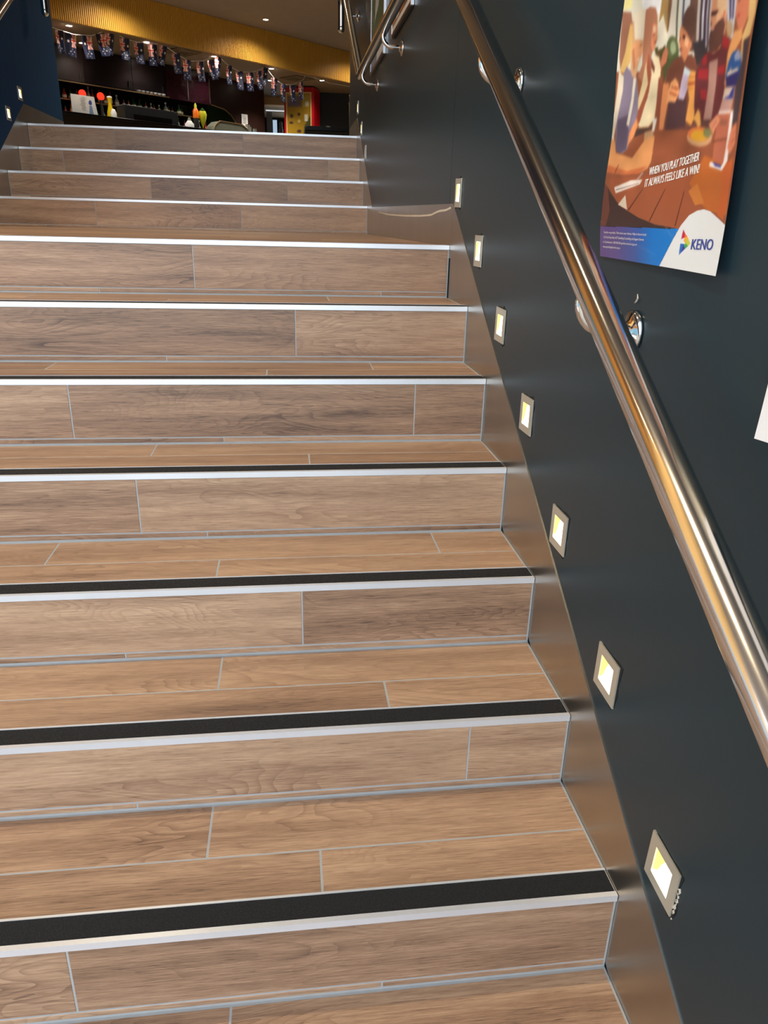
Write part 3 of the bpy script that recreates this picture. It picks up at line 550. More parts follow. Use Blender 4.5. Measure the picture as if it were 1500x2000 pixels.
# step lights
def step_light(label, x, side, yc, zc, lit=True, rough=0, tilt=0):
    # side: +1 on the right wall (faces -x)
    t = thing('step_light', label, 'light', (x, yc, zc))
    t.rotation_euler = (tilt, 0, 0)
    s = .0425; w = .017; q = -side
    fr = MB()
    for a, b, c, d in ((-s,s,s-w,s),(-s,s,-s,-s+w),(-s,-s+w,-s+w,s-w),(s-w,s,-s+w,s-w)):
        fr.box(min(0,q*.0035), max(0,q*.0035), a, b, c, d)
    fr.build('frame', PLATE, t)
    i = s-w
    MB().box(min(0,q*.0012), max(0,q*.0012), -i, i, -i, i).build('lens', LENS if lit else OFFLENS, t)
    if lit: MB().prism([(i-.001,-i+.004),(i-.001,i-.001),(-i*.1,i-.001),(i*.25,i*.3),(i*.45,-i*.3)], 0, min(q*.0012,q*.0018), max(q*.0012,q*.0018)).build('reflector', LENSY, t)
    if rough:
        r = random.Random(int(yc*100)); out = []
        for k in range(26):
            a = 2*PI*k/26; m_ = max(abs(math.cos(a)), abs(math.sin(a))); rr = (s+.001+r.random()*.005*(1.6 if (math.cos(a) < -.2) else .3))/m_
            out.append((rr*math.cos(a), rr*math.sin(a)))
        MB().prism(out, 0, min(q*.0001,q*.0008), max(q*.0001,q*.0008)).build('wall_cutout', BLACK, t)
        for k in range(4+int(rough*8)):
            zz = r.uniform(-.045, .03); yy = -s-.001-r.random()*.004; d = r.uniform(.001, .003)
            if rough > .9: MB().prism([(yy-d,zz),(yy,zz-d*2),(yy+d,zz+d),(yy,zz+d*2)], 0, min(0,q*.0016), q*.0016 if q > 0 else 0).build('plaster_chip', PLASTER, t)
    return t
G = 'square step lights along the right wall'
RL = [(.172,.340,'large tilted lit square step light lowest on the right wall, with chipped plaster edge',1.0,.05),
      (.442,.515,'lit square step light second up from the bottom of the right wall',.5,.03),
      (.740,.669,'lit square step light third up from the bottom of the right wall',.5,.0),
      (1.018,.845,'lit square step light fourth up the right wall, level with the middle steps',.5,-.02),
      (1.297,1.014,'lit square step light fifth up the right wall, below the bracket under the poster height',.3,.02),
      (1.583,1.186,'lit square step light sixth up the right wall, beside the landing edge',.3,0),
      (1.896,1.350,'lit square step light at the start of the landing beside the wall joint',.3,.03)]
for yy, zz, lb, rg, ti in RL: step_light(lb, .002, 1, yy, zz, True, rg, ti)
step_light('unlit narrow-looking step light on right wall beside third upper step', .002, 1, 4.94, 1.705, False)
step_light('lit step light on right wall just above the top step, lower of the two', .002, 1, 5.242, 1.880)
step_light('lit step light highest on the right wall near the wall end', .002, 1, 5.546, 2.050)
step_light('lit step light on left wall, lower of the two', W-.002, -1, 5.225, 1.885)
step_light('lit step light on left wall, higher of the two', W-.002, -1, 5.53, 2.045)

# ------------------------------------------------------------------ curled advertising poster on the right wall
def pos(u, v, lift=0):
    y = (.690*(1-u)+.294*u)*(1-v)+(.712*(1-u)+.315*u)*v+.014*(1-u)*min(1, v/.22)
    z = (1.208*(1-u)+1.200*u)*(1-v)+(1.80*(1-u)+1.793*u)*v
    d = .004+.010*u**3+.003*math.sin(v*9+u*4)*u+.004*math.sin(v*14)*(1-u)**3*(1-v)+.012*max(0, u+(1-v)-1.72)**1.0+.010*max(0,(1-u)-.9)*(1 if v < .1 else 0)
    return (.002-d-lift, y, z)
NU, NV = 370, 540
SILVER = mat('silver_edge', (225,230,240), .25, .6)
shapes = []
for ln in POSTER_DATA.strip().split('\n'):
    c, p = ln.split('|'); shapes.append((tuple(int(k) for k in c.split(',')), [tuple(float(q) for q in s.split(',')) for s in p.split()]))
img = paint(shapes, NU, NV, (150,90,62))
# printed band: purple running into blue
key = np.abs(img-np.array([1,2,3])/255).sum(2) < .02
U = np.broadcast_to(np.linspace(0,1,NU+1)[None,:], key.shape); gr = np.stack([np.interp(U, [0,.15,.35,.5,1], c) for c in ([100,96,60,0,0],[76,80,92,118,130],[140,150,172,206,218])], -1)/255
img[key] = gr[key]
# soft tonal wash of a photographic print
g = np.random.RandomState(3).rand(24, 16, 1).repeat(3, 2); yy = np.linspace(0, 22.99, NV+1); xx = np.linspace(0, 14.99, NU+1)
iy = yy.astype(int); ix = xx.astype(int); fy = (yy-iy)[:,None,None]; fx = (xx-ix)[None,:,None]
wash = (g[iy][:,ix]*(1-fy)+g[iy+1][:,ix]*fy)*(1-fx)+(g[iy][:,ix+1]*(1-fy)+g[iy+1][:,ix+1]*fy)*fx
k = np.clip((np.linspace(0,1,NV+1)-.12)*8, 0, 1)[:,None,None]
img2 = img.copy()
for _ in range(6):
    img2[1:-1,1:-1] = (img2[1:-1,1:-1]*2+img2[:-2,1:-1]+img2[2:,1:-1]+img2[1:-1,:-2]+img2[1:-1,2:])/6
img = img*(1-k)+img2*k
img = np.clip(img*(1+(wash-.5)*.30*k), 0, 1)
pst = MB().grid(pos, NU, NV).build('poster', POSTER, smooth=True, recalc=False)
tag(pst, 'large curled advertising poster of friends at a table with KENO logo', 'poster')
ink(pst.data, img)
LIFT = .0006
def ptext(txt, u0, v0, u1, v1, h, m, shear=0, name='lettering', wig=0):
    # baseline from (u0,v0) to (u1,v1), letter height h in v
    mb = text_mb(txt, lambda a, b: pos(u0+(u1-u0)*a, v0+(v1-v0)*a+h*b, LIFT), shear)
    mb.build(name, m, pst)
for d_ in (0, .0035):
    mb = text_mb('KENO', lambda a, b: pos(.792+.150*a+d_, .046+.004*a+.0225*b, LIFT+d_*.01)); mb.build('lettering', NAVYINK, pst)
for d_ in (0, .0025):
    ptext('WHEN YOU PLAY TOGETHER', .402+d_, .209, .757+d_, .231, .0185, INK, .12)
    ptext('IT ALWAYS FEELS LIKE A WIN!', .377+d_, .182, .770+d_, .206, .0185, INK, .12)
ptext('Gamble responsibly. Think about your choices. Help is close at hand.', .040, .0625, .441, .065, .0075, INK)
ptext('Call Gambling Help, ACT Gambling Counselling and Support Service', .038, .0495, .423, .0525, .0075, INK)
ptext('on Gambleaware 1800 858 858 gamblersconnect.org.au or', .034, .0365, .367, .039, .0075, INK)
ptext('www.gamblinghelponline.org.au', .032, .0235, .207, .025, .0075, INK)

# second sheet, only its curled corner in view
def p2(u, v):
    y = .136-.30*u; z = 1.034+.42*v
    return (.002-.004-.022*(1-v)**3*(1-u)**2-.004*math.sin(v*5), y+.006*math.sin(v*3)+.01*v, z+.012*u)
s2 = MB().grid(p2, 24, 30).build('paper_sheet', WHITE, smooth=True, recalc=False)
tag(s2, 'curled corner of a white paper sheet on the right wall at the right edge', 'paper')
cp = MB().tube([(.0, .531, 1.158),(-.001,.526,1.152),(-.001,.530,1.147),(0,.537,1.144)], [.0006,.0014,.0014,.0006], 6).build('paint_chip', PLASTER)
tag(cp, 'tiny white crescent chip on the dark wall below the poster', 'chip')

# ------------------------------------------------------------------ framed posters over the landing
def framed(label, y0, y1, z0, z1, prints, base):
    t = thing('framed_poster', label, 'poster', (.002, (y0+y1)/2, z0))
    a, h = (y1-y0)/2, z1-z0; fw_ = .016
    for n_, b in (('l',(-a,-a+fw_,0,h)),('r',(a-fw_,a,0,h)),('b',(-a+fw_,a-fw_,0,fw_)),('t',(-a+fw_,a-fw_,h-fw_,h))):
        MB().box(-.016, -.001, *b).build('frame_bar', BROWNW if n_ == 'b' else SILVER, t, bevel=.001)
    sh = MB().grid(lambda u, v: (-.0135, a-fw_-(2*a-2*fw_)*u, fw_+(h-2*fw_)*v), 60, 90).build('print', POSTER, t, recalc=False)
    ink(sh.data, paint(prints, 60, 90, base))
framed('silver framed poster with green picture over the landing, farther from us', 3.90, 4.56, 2.10, 3.02,
       [((60,110,170),rect(0,.5,0,.08)),((225,230,235),rect(.5,1,0,.08)),((215,150,50),rect(0,1,.08,.13)),((120,90,60),rect(0,1,.13,.2)),((200,205,205),[(.3,.25),(.6,.3),(.7,.6),(.5,.95),(.25,.8),(.4,.5)]),((160,190,175),ell(.45,.6,.1,.2)),((30,70,40),rect(.75,1,.2,1))], (40,92,58))
framed('silver framed poster with orange pictures over the landing, nearer to us', 2.95, 3.58, 2.10, 3.02,
       [((225,222,215),rect(0,1,0,.03)),((210,140,60),rect(.03,.2,.04,.2)),((235,225,205),rect(.24,.42,.04,.18)),((190,100,40),rect(.46,.66,.04,.2)),((225,180,90),rect(.7,.95,.05,.2)),((60,50,110),rect(0,1,.22,.26)),((200,120,50),ell(.5,.5,.35,.18))], (92,58,40))

# ------------------------------------------------------------------ bar room: frame of the diagonal bar (s along, t back)
BO = Vector((-4.279, 14.307, 0)); uu = Vector((.748,.663,0)).normalized(); nn = Vector((-uu.y, uu.x, 0)); BR_ = math.atan2(uu.y, uu.x)
def B(s, t, z): return BO+uu*s+nn*t+Vector((0,0,z))
FZ = 1.868
so = struct(MB().box(-8, 12, 0.02, 14, 4.3, 4.9).build('ceiling', SOFF, loc=BO, rz=BR_), 'lower brown soffit over the bar')
fa = struct(MB().box(-8, 12, -.04, .019, 4.295, 4.905).build('trim_1', GOLD, loc=BO, rz=BR_), 'gold ribbed fascia above the bar')
mb = MB(); s = -7.9
while s < 11.9:
    mb.prism([(s,-.041),(s+.004,-.060),(s+.018,-.060),(s+.022,-.041)], 2, 4.296, 4.904); s += .037
rb = mb.build('rib', GOLD, fa); rb['kind'] = 'stuff'
struct(MB().box(-8, 6.2, 2.06, 2.3, FZ, 4.3).build('wall_back', BROWNW, loc=BO, rz=BR_))
struct(MB().box(-12, -.2, 25.8, 26, FZ, 4.9).build('wall_far', DGREY))
struct(MB().box(.22, 7, 20.5, 20.7, FZ, 4.3).build('wall_side', DGREY))
struct(MB().box(6.9, 7, 6.4, 26, FZ, 4.9).build('wall_bar_right', DGREY))
struct(MB().box(-12, -11.9, 6.4, 26, FZ, 4.9).build('wall_bar_left', DGREY))
struct(MB().box(-12, W-.16, 6.4, 6.6, FZ, 4.91).build('wall_bar_front_left', DGREY))
struct(MB().box(.16, 7, 6.2, 6.33, FZ, 4.91).build('wall_bar_front_right', DGREY))
struct(MB().box(-1.6, -.2, 21.6, 22, 4.12, 4.3).build('trim_2', BEIGE), 'beige bulkhead beyond the bar')

# downlights
def downlight(label, x, y, z, watts, spot=1.9, col=(1,.90,.76)):
    t = thing('downlight', label, 'light', (x, y, z))
    MB().lathe([(.050,-.004),(.062,-.004),(.064,0),(.050,0)], 20).build('bezel', WHITE, t)
    MB().lathe([(.001,-.0045),(.049,-.0045),(.049,-.001),(.001,-.001)], 20).build('lamp_lens', LAMP, t)
    if watts:
        l = bpy.data.lights.new('spot', 'SPOT'); l.energy = watts; l.spot_size = spot; l.spot_blend = .7; l.color = col; l.shadow_soft_size = .05
        lo = bpy.data.objects.new('spot', l); COL.objects.link(lo); lo.parent = t; lo.location = (0,0,-.03)
    return t
ws = ['behind the first bunting flags','above the fifth bunting flag','beside the middle of the bunting','past the bunting centre','nearest the right wall end']
for i, (px, py) in enumerate([(-4.154,14.76),(-3.035,15.734),(-1.896,16.727),(-.782,17.712),(.349,18.823)]):
    downlight('round white downlight in bar soffit '+ws[i], px, py, 4.3, 60, 2.6)
downlight('round downlight in bar soffit, farther back by the beige panel', -.831, 19.147, 4.3, 120)
for k_, s_ in enumerate((1.2,2.7,4.2)):
    q_ = B(s_,1.35,4.3); downlight('round downlight added in the soffit over the back bar, '+('left','middle','right')[k_]+' one of three', q_.x, q_.y, 4.3, 32, 2.4)  # lamps added to brighten the back bar shelves
downlight('round downlight in the taupe ceiling in front of the gold fascia', -.847, 16.405, 4.91, 120, 2.6)
downlight('round downlight in taupe ceiling above the right wall end', 1.4, 18.4, 4.91, 120, 2.6)
downlight('round downlight in taupe ceiling left of the bar view', -3.1, 14.4, 4.91, 120, 2.6)
for nm, x_, y_, w_ in (('left side of the landing', -1.75, 3.6, 50),('left side of the lower stairs', -2.15, 1.0, 360),('far end of the side lobby', -5.0, 3.2, 160),('near end of the side lobby', -3.6, 3.0, 90),('middle of the upper room', -1.2, 9.0, 400),('left of the upper room', -4.2, 11.0, 400),('right of the upper room', 2.2, 12.5, 260),('middle of the upper room, near the bar', -1.0, 12.8, 260)):  # unseen lamps added to warm the stairs and lift the room's bounce
    downlight('unseen downlight added above the '+nm, x_, y_, 4.91, w_, 2.2, (1,.80,.52))

# soffit air vents
for nm, (s, t_) in (('left of the bunting centre',(2.75,.42)),('near the red column',(5.95,.60))):
    v = thing('ceiling_vent', 'square louvred air vent in the bar soffit '+nm, 'vent', B(s,t_,4.3), BR_)
    MB().box(-.28,.28,-.28,.28,-.006,-.001).build('vent_back', BLACK, v)
    for k_ in range(4):
        a = .28-.07*k_; f = MB()
        for q in ((-a,a,a-.03,a),(-a,a,-a,-a+.03),(-a,-a+.03,-a+.03,a-.03),(a-.03,a,-a+.03,a-.03)): f.box(*q, -.02+.003*k_, -.0065)
        f.build('louvre', SOFF, v)

# bunting of flags
bt = thing('bunting', 'string of small red, white and navy flags hanging below the gold fascia', 'bunting', B(0,.22,4.3), BR_)
sp = [(-.9,4.33),(-.35,4.27),(.161,4.199),(.446,4.170),(.771,4.212),(1.078,4.345),(1.20,4.33),(1.429,4.275),(1.718,4.259),(2.021,4.285),(2.212,4.335),(2.25,4.30),(2.524,4.195),(2.785,4.123),(3.112,4.181),(3.43,4.326),(3.516,4.300),(3.775,4.171),(4.033,4.117),(4.331,4.158),(4.6,4.25),(4.656,4.337),(4.711,4.307),(4.958,4.112),(5.203,4.038),(5.488,4.085),(5.797,4.22),(5.861,4.324),(6.6,4.26),(7.4,4.28)]
MB().tube([(s,0,z-4.3) for s, z in sp], .006, 6).build('cord', WHITE, bt)
FS = [((14,24,62),rect(0,1,0,1)),((250,196,172),rect(0,.52,.42,1))]
NV_ = (70,60,100)
for tri in ([(.0,.42),(.0,.66),(.14,.58)],[(.06,1),(.22,1),(.18,.78)],[(.46,1),(.52,1),(.52,.8),(.36,.78)],[(.52,.44),(.52,.62),(.38,.62)],[(.10,.42),(.2,.42),(.2,.58)]): FS.append((NV_, tri))
FS += [((255,240,232),rect(0,.52,.65,.77)),((255,240,232),rect(.18,.34,.42,1)),((206,40,44),rect(0,.52,.68,.74)),((206,40,44),rect(.22,.30,.42,1)),((250,250,250),ell(.78,.66,.085,.055)),((240,240,245),ell(.2,.24,.05,.03)),((240,240,245),ell(.42,.33,.045,.028)),((240,240,245),ell(.46,.12,.05,.03)),((240,240,245),ell(.66,.22,.045,.028)),((240,240,245),ell(.55,.24,.03,.02)),((240,240,245),ell(.8,.12,.03,.02))]
fimg = paint(FS, 22, 34, (14,24,62), 3)
def flag_mesh(seed):
    r = random.Random(seed); a, b = r.uniform(0,6), r.uniform(.6,1.4)
    ob = MB().grid(lambda u, v: ((u-.5)*.205*(1-.12*(1-v)), .018*math.sin(u*5*b+a)+.012*math.sin(v*4+a), -.335*(1-v)-.004), 22, 34).build('flag', FLAGM, bt, smooth=True, recalc=False)
    ink(ob.data, fimg); return ob
F0 = [flag_mesh(k) for k in range(3)]
fl = [(.175,4.195,1,0,.7),(.37,4.175,-1,0,1),(.66,4.19,-1,.12,.95),(.93,4.27,-1,.18,.95),(1.12,4.32,1,-.12,.9),(1.40,4.28,1,0,1),(1.68,4.262,1,.02,1),(1.97,4.275,1,.05,1),(2.22,4.30,1,-.25,.8),(2.47,4.215,1,.06,.9),(2.72,4.14,1,.04,.95),(3.02,4.155,1,.08,.95),(3.27,4.22,1,.25,.8),(3.47,4.30,1,-.1,.8),(3.73,4.195,1,.0,.75),(3.98,4.13,1,.04,.9),(4.26,4.145,1,.1,.95),(4.50,4.205,1,.12,.75),(4.68,4.30,1,-.15,.75),(4.93,4.13,1,0,.85),(5.17,4.05,1,.03,.8),(5.43,4.07,1,.1,.85),(5.70,4.16,1,.12,.75)]
for i, (s, z, mir, tl, wd) in enumerate(fl):
    o = F0[i] if i < 3 else F0[i % 3].copy()
    if i >= 3: COL.objects.link(o); o.parent = bt
    o.location = (s, -.012-.004*(i % 2), z-4.3); o.scale = (wd*mir, 1, 1.02); o.rotation_euler = (0, -tl, 0)

# ------------------------------------------------------------------ the bar itself
bc = thing('bar_counter', 'dark front bar counter below the gold fascia, mostly hidden by the steps', 'counter', B(0,0,FZ), BR_)
MB().box(-6, 5.6, .05, .62, 0, 1.04).build('counter_body', DARKW, bc)
MB().box(-6.05, 5.65, 0, .66, 1.041, 1.082).build('countertop', GLOSSB, bc, bevel=.004)
CT = FZ+1.0825
ORD = 'first second third fourth fifth sixth seventh eighth ninth tenth eleventh twelfth thirteenth fourteenth fifteenth sixteenth seventeenth eighteenth nineteenth twentieth'.split()
sg = thing('menu_sign', 'white printed card with blue ribbon picture standing on the bar counter', 'sign', B(.53,.30,CT), BR_)
sgb = MB().prism([(-.235,.012),(.255,.006),(.205,.318),(-.235,.318)], 1, -.006, .006).build('card', WHITE, sg)
rl = MB()
for k_, (a, b, z) in enumerate([(-.03,.03,.285),(-.07,.05,.262),(-.05,.03,.240),(-.06,.02,.22),(-.05,.04,.20),(-.06,.03,.18),(-.08,.02,.16),(-.05,.03,.14),(-.04,.04,.12),(-.05,.02,.10),(-.04,.03,.08)]): rl.box(a, b, -.0072, -.0062, z, z+.005)
rl.build('printed_lines', GREYINK, sg)
MB().prism([(.09,.20),(.10,.24),(.125,.26),(.15,.24),(.155,.21),(.145,.18),(.11,.18)], 1, -.0075, -.0062).build('ribbon_badge', NAVYINK, sg)
MB().prism([(.10,.17),(.15,.17),(.17,.03),(.13,.04),(.09,.03)], 1, -.0072, -.0062).build('ribbon_tail', mat('pale_blue_ink',(120,150,190),.5), sg)
MB().box(-.1,.12,-.03,.05,-.0,.011).build('stand', BLACK, sg)
pb = thing('till_screen', 'wide dark navy till unit seen from behind on the bar counter', 'machine', B(1.83,.28,CT), BR_)
MB().prism([(-.58,.0),(.56,.0),(.575,.245),(-.575,.255)], 1, -.12, .16).build('housing', NAVYBOX, pb, bevel=.006)
MB().box(-.40,.42,-.128,-.1205,.0,.11).build('back_recess', GLOSSB, pb)
def lathe_thing(name, label, cat, prof, m, loc, group=None, n=14, parts=()):
    t = thing(name, label, cat, loc, 0, group)
    MB().lathe(prof, n).build('body', m, t, smooth=True)
    for pn, pp, pm in parts: MB().lathe(pp, n).build(pn, pm, t, smooth=True)
    return t
YEL = mat('yellow_glass', (222,190,30), .15, trans=.25); ORG = mat('orange_drink', (240,120,30), .3); YG = mat('lime_yellow', (200,205,40), .4)
AMB = mat('amber_glass', (150,84,30), .12); GRN = mat('green_glass', (30,62,26), .12); CLR = mat('clear_glass', (170,175,160), .1, trans=.5); REDG = mat('red_liquor', (150,40,30), .15)
lathe_thing('carafe', 'tall yellow carafe narrow at the top, on the bar counter', 'bottle', [(.075,0),(.080,.02),(.060,.14),(.030,.26),(.030,.30),(.045,.37)], YEL, B(1.16,.50,CT), parts=[('lid',[(.046,.371),(.046,.39),(.01,.40)],WHITE)])
lathe_thing('napkin_pot', 'small white pot right of the yellow carafe on the counter', 'pot', [(.05,0),(.055,.10),(.04,.13)], WHITE, B(1.10,.30,CT), parts=[('lid',[(.042,.131),(.03,.16),(.005,.17)],WHITE)])
c1 = lathe_thing('juice_bottle', 'orange bottle with yellow cap and handle on the bar counter', 'bottle', [(.05,0),(.055,.10),(.055,.30),(.03,.36)], BLACK, B(2.99,.40,CT), parts=[('orange_label',[(.057,.22),(.0575,.35),(.03,.40)],ORG),('cap',[(.026,.401),(.026,.45),(.008,.49)],YG)])
c2 = lathe_thing('slush_drink', 'yellow-green balloon-shaped drink glass beside the orange bottle', 'glass', [(.04,0),(.008,.01),(.008,.06),(.03,.12),(.07,.22),(.085,.30),(.065,.36)], YG, B(3.14,.38,CT), parts=[('garnish',[(.03,.361),(.05,.38),(.01,.42)],GRN)])
c3 = lathe_thing('white_jug', 'small white jug left of the orange bottle on the counter', 'jug', [(.05,0),(.09,.04),(.09,.10),(.04,.16)], WHITE, B(2.84,.42,CT), parts=[('lid',[(.041,.161),(.02,.22)],CLR)])
tr = thing('glass_cloche', 'low brass-rimmed glass tray cover on the bar counter', 'tray', B(3.75,.40,CT), BR_)
MB().prism([(-.45,0),(.45,0),(.42,.14),(.30,.20),(-.28,.21),(-.40,.12)], 1, -.14, .14).build('cover', CLR, tr, bevel=.01)
MB().tube([(-.45,-.15,.01),(-.40,-.15,.12),(-.28,-.15,.21),(.30,-.15,.20),(.42,-.15,.14),(.46,-.15,.01)], .012, 8).build('rim', BRASS, tr)
for k_, (s, t_) in enumerate([(4.27,.35),(4.36,.42),(4.46,.36)]):
    lathe_thing('tumbler', ORD[k_]+' from the left of three clear tumblers at the right end of the counter', 'glass', [(.035,0),(.045,.14),(.045,.22-.03*k_)], CLR, B(s,t_,CT), 'tumblers at the end of the counter', parts=[('rim',[(.046,.221-.03*k_),(.046,.23-.03*k_)],BRASS)])

# back bar: mirror with arched end, shelves, overhead cabinets
mr = thing('bar_mirror', 'dark mirror panel with an arched right end behind the bar shelves', 'mirror', B(0,2.055,FZ), BR_)
arc = [(4.385,3.712),(4.61,3.71),(4.97,3.66),(5.15,3.56),(5.29,3.40),(5.37,3.22),(5.40,3.0)]
MB().prism([(-3,2.95)]+[(5.40,2.95)]+arc[::-1]+[(4.38,3.711),(4.38,3.645),(-3,3.645)], 1, -.02, -.001).build('mirror_glass', MIRR, mr)
for o in [x for x in bpy.data.objects if x.parent == mr]: o.location.z -= FZ
MB().tube([(s,-.03,z-FZ) for s, z in arc], .012, 8).build('arch_trim', BRASS, mr, smooth=True)
hood = thing('overhead_cabinet', 'black gloss overhead cabinets across the back of the bar', 'cabinet', B(0,1.735,3.70), BR_)
MB().box(-3, 3.235, .012, .32, 0, .59).build('cabinet_body', DARKW, hood)
for a, b, m_ in ((-3,-1.4,GLOSSB),(-1.39,-.2,GLOSSB),(-.19,1.39,DARKW),(1.40,2.44,GLOSSB),(2.45,3.23,GLOSSB)):
    d = MB().box(a, b-.01, 0, .011, .0, .585).build('cabinet_door', m_, hood)
    MB().box(b-.10, b-.085, -.02, -.0005, .04, .16).build('handle', BLACK, d)
wf = thing('bottle_fridge', 'wine-coloured glossy steel cabinet hanging right of the black cabinets', 'cabinet', B(3.80,1.72,3.66), BR_)
MB().box(-.56,.56,.012,.295,0,.63).build('cabinet_body', DARKW, wf)
for a, b in ((-.56,-.01),(.0,.56)):
    d = MB().box(a, b, 0, .011, 0, .53).build('cabinet_door', WINE, wf); MB().box(b-.03, b-.012, -.012, -.0005, .02, .50).build('edge_strip', STEEL, d)
def shelf(label, s0, s1, z):
    t = thing('shelf', label, 'shelf', B((s0+s1)/2, 1.88, z), BR_)
    MB().box(-(s1-s0)/2,(s1-s0)/2,-.14-(.12 if z > 3.6 else 0),.14,-.018,0).build('board', GLOSSB, t)
    MB().box(-(s1-s0)/2,(s1-s0)/2,-.146-(.12 if z > 3.6 else 0),-.1405-(.12 if z > 3.6 else 0),-.018,.002).build('edge_trim', BRASS, t)
shelf('upper back-bar shelf right under the overhead cabinets', -2.6, 3.22, 3.67)
shelf('middle back-bar shelf carrying rows of small bottles', -2.6, 3.9, 3.38)
shelf('lower back-bar shelf near counter height', -2.6, 5.1, 3.06)
prof = {'tall':[(.034,0),(.036,.01),(.036,.13),(.014,.18),(.012,.24),(.014,.245)],'squat':[(.042,0),(.044,.01),(.044,.10),(.016,.13),(.014,.17),(.016,.175)],'mini':[(.024,0),(.026,.07),(.01,.10),(.010,.12)]}
protos = {}
def bottle(kind, m, nm, s, t_, z, lab, grp):
    key = (kind, m.name)
    if key not in protos:
        p = prof[kind]; t = thing('bottle', lab, 'bottle', B(s,t_,z), 0, grp)
        MB().lathe(p, 12).build('bottle_body', m, t, smooth=True)
        r, h = p[-1]; MB().lathe([(r*1.15,h+.0005),(r*1.15,h+.025),(r*.7,h+.028)], 10).build('cap', WHITE if m is CLR else BLACK, t)
        r0 = p[1][0]; MB().lathe([(r0*1.02,p[2][1]*.3),(r0*1.02,p[2][1]*.75)], 12).build('label_band', mat('band_'+nm,(190,180,150),.6), t)
        protos[key] = t
    else:
        t = copy_tree(protos[key]); t.location = B(s,t_,z); t['label'] = lab; t['group'] = grp
    return t
mats = [(AMB,'amber'),(GRN,'green'),(CLR,'clear'),(REDG,'red')]
r = random.Random(11)
def bottles(s0, s1, z, step, where, grp, kinds):
    s = s0; n_ = -1
    while s < s1:
        n_ += 1; m, nm = r.choice(mats); kd = r.choice(kinds)
        bottle(kd, m, nm, s, 1.86+r.uniform(-.05,.05), z, 'small %s glass bottle, %s from left %s' % (nm, ORD[n_], where), 'bottles, '+grp); s += step*r.uniform(.85,1.2)
bottles(.3, 2.15, 3.381, .115, 'on middle bar shelf left of till', 'middle shelf left', ['tall','squat'])
bottles(2.25, 3.8, 3.381, .12, 'on middle bar shelf above the till', 'middle shelf right', ['mini','squat'])
bottles(.6, 2.2, 3.061, .13, 'on lower bar shelf behind menu sign', 'lower shelf left', ['tall','squat'])
bottles(2.4, 3.3, 3.061, .12, 'on lower bar shelf right of till', 'lower shelf middle', ['tall','squat'])
bottles(3.4, 5.0, 3.061, .17, 'on lower bar shelf under the arch', 'lower shelf right', ['tall'])
for k_ in range(7):
    lathe_thing('bowl', ORD[k_]+' from the left of seven small white bowls on the upper bar shelf', 'bowl', [(.02,0),(.04,.02),(.046,.045)], WHITE, B(2.52+.1*k_,1.675,3.6705), 'white bowls on the upper shelf', 12)
for k_, (s, nm) in enumerate(((1.18,'left'),(1.56,'right'))):
    t = thing('glowing_tap_badge', 'round glowing red sign behind the menu card, %s one of two' % nm, 'sign', B(s,1.5,3.06), BR_)
    MB().box(-.02,.02,-.02,.02,0,.36).build('post', BLACK, t)
    MB().lathe([(.07,-.02),(.07,.02)], 20, (0,0,.41), 1).build('disc', mat('red_glow'+nm,(230,50,30),.4,emit=(255,60,30),es=.7), t)
fc = thing('framed_certificate', 'small white framed certificate on the brown wall right of the arch', 'picture', B(5.56,2.055,3.38), BR_)
MB().box(-.09,.09,-.02,-.002,0,.245).build('frame', WHITE, fc)
ml = MB()
for z in (.05,.07,.10,.13,.15,.18): ml.box(-.05,.05,-.022,-.0202,z,z+.008)
ml.build('printed_lines', GREYINK, fc)
# red column with yellow notice
P1 = Vector((.187,19.571,0)); ad = Vector((.94,-.34,0)).normalized(); rz = math.atan2(ad.y, ad.x)
rc = thing('red_column', 'glossy red column carrying a yellow notice, beyond the bar end', 'column', (P1.x,P1.y,FZ), rz)
MB().box(-.76,0,0,.48,0,2.40).build('column_body', RED, rc, bevel=.004)
nb = MB()
for q in ((-.70,-.06,2.27,2.295),(-.70,-.675,.4,2.27),(-.085,-.06,.4,2.27),(-.675,-.085,.4,.425)): nb.box(q[0],q[1],-.03,-.0005,q[2],q[3])
nb.build('notice_frame', BEIGE, rc)
no = MB().grid(lambda u, v: (-.675+.59*u, -.012, .425+1.845*v), 40, 120).build('notice', POSTER, rc, recalc=False)
NS = [((112,90,80),rect(.02,.62,.84,.97)),((96,84,96),rect(.05,.58,.86,.90)),((70,72,40),[(1,0),(1,.75),(.72,.62),(.6,.3),(.5,0)]),((160,140,50),rect(.66,.98,.84,.98)),((190,190,180),ell(.85,.88,.08,.03)),((205,205,190),rect(.74,.88,.68,.76)),((70,50,40),ell(.18,.74,.08,.025)),((60,45,40),ell(.16,.66,.09,.015)),((70,50,40),ell(.5,.76,.07,.02)),((200,170,110),ell(.5,.68,.06,.02)),((60,42,36),ell(.16,.48,.1,.04)),((70,50,40),ell(.5,.56,.1,.02)),((190,190,180),rect(.55,.68,.42,.5)),((210,200,90),rect(.76,.86,.5,.55)),((190,150,80),rect(.88,.97,.47,.54)),((60,80,90),rect(.68,.86,.36,.46))]
ink(no.data, paint(NS, 40, 120, (150,118,28)))
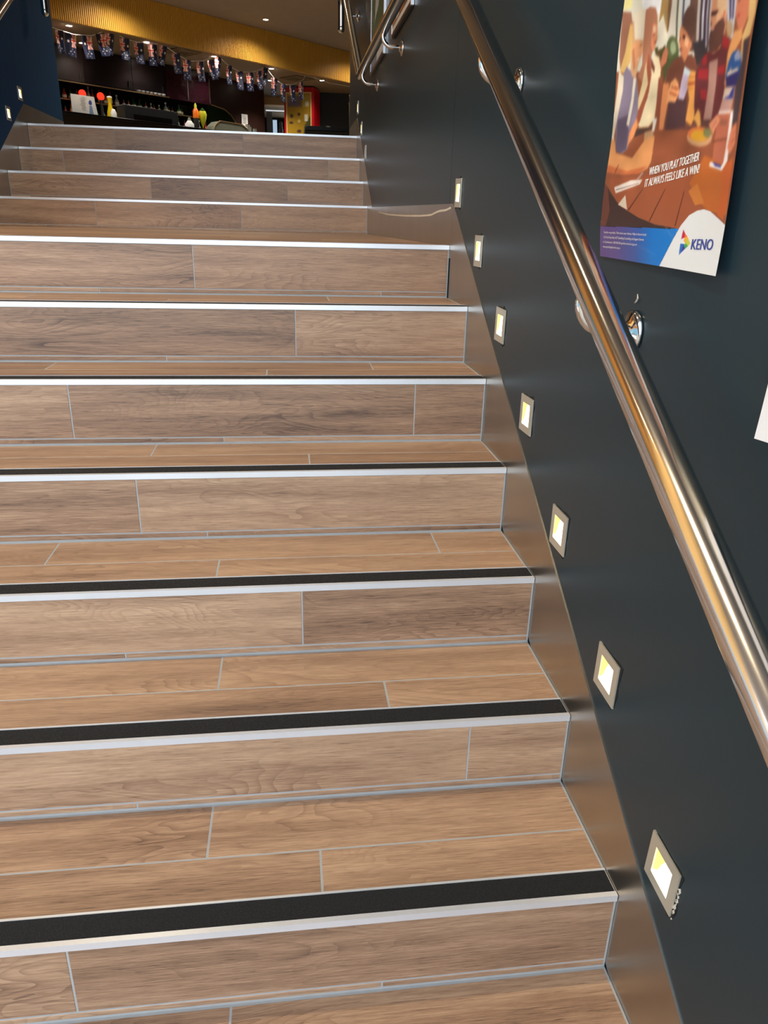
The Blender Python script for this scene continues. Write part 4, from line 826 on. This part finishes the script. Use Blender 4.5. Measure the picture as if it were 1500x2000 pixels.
# beyond the bar end
dj = thing('door_panel', 'grey door panel in the dark room beyond the bar', 'door', (-.925,22.0,FZ))
MB().box(-.075,.075,0,.05,0,2.16).build('leaf', mat('grey_panel',(120,122,124),.5), dj)
MB().box(-.09,.52,-.02,.0,2.15,2.175).build('head_light', mat('head_strip',(235,235,235),.4,emit=(235,240,245),es=.8), dj)
lp = thing('lit_screen', 'pale blue lit panel beside the grey door panel', 'screen', (-.78,21.8,FZ))
MB().box(-.055,.055,0,.04,1.2,1.92).build('panel_face', mat('screen_glow',(170,200,225),.4,emit=(190,215,240),es=.7), lp); MB().box(-.06,.06,.0405,.06,0,1.95).build('stand', BLACK, lp)
lathe_thing('grey_vase', 'small grey vase shape right of the pale blue panel', 'vase', [(.05,0),(.05,1.62),(.055,1.66),(.03,1.78),(.04,1.84),(.02,1.88)], mat('grey_ceramic',(130,125,125),.4), (-.62,21.7,FZ))
lathe_thing('small_grey_panel', 'small grey panel in the dark room right of the red column', 'machine', [(.07,0),(.07,1.55),(.06,1.65)], mat('pale_grey',(120,125,115),.4), (.56,20.2,FZ))  # upright body standing in for a small grey panel
bn = thing('bench_seat', 'low black padded bench back just above the top step edge', 'bench', (.32,16,FZ))
MB().box(-.45,.52,-.1,.1,.0,1.10).build('back_panel', BLACK, bn, bevel=.01)
MB().prism([(-.45,1.1),(.52,1.1),(.52,1.145),(.3,1.15),(-.3,1.175),(-.40,1.17),(-.45,1.14)], 1, -.12, .12).build('top_pad', GLOSSB, bn)
for k_, (x, y_, h, w_) in enumerate(((.03,6.62,.40,.012),(.065,6.75,.22,.010))):
    t = thing('chrome_post', ('taller' if k_ == 0 else 'shorter')+' slim chrome post beside the end of the right wall', 'post', (x,y_,FZ))
    MB().lathe([(.05,0),(.05,.012),(w_,.02),(w_,h-.06),(w_*1.3,h-.05),(w_*1.3,h)], 16).build('post_tube', CHROME, t, smooth=True)
    MB().lathe([(w_*.6,h+.0005),(w_*1.1,h+.012),(w_*.3,h+.026)], 12).build('finial', BRASS, t, smooth=True)
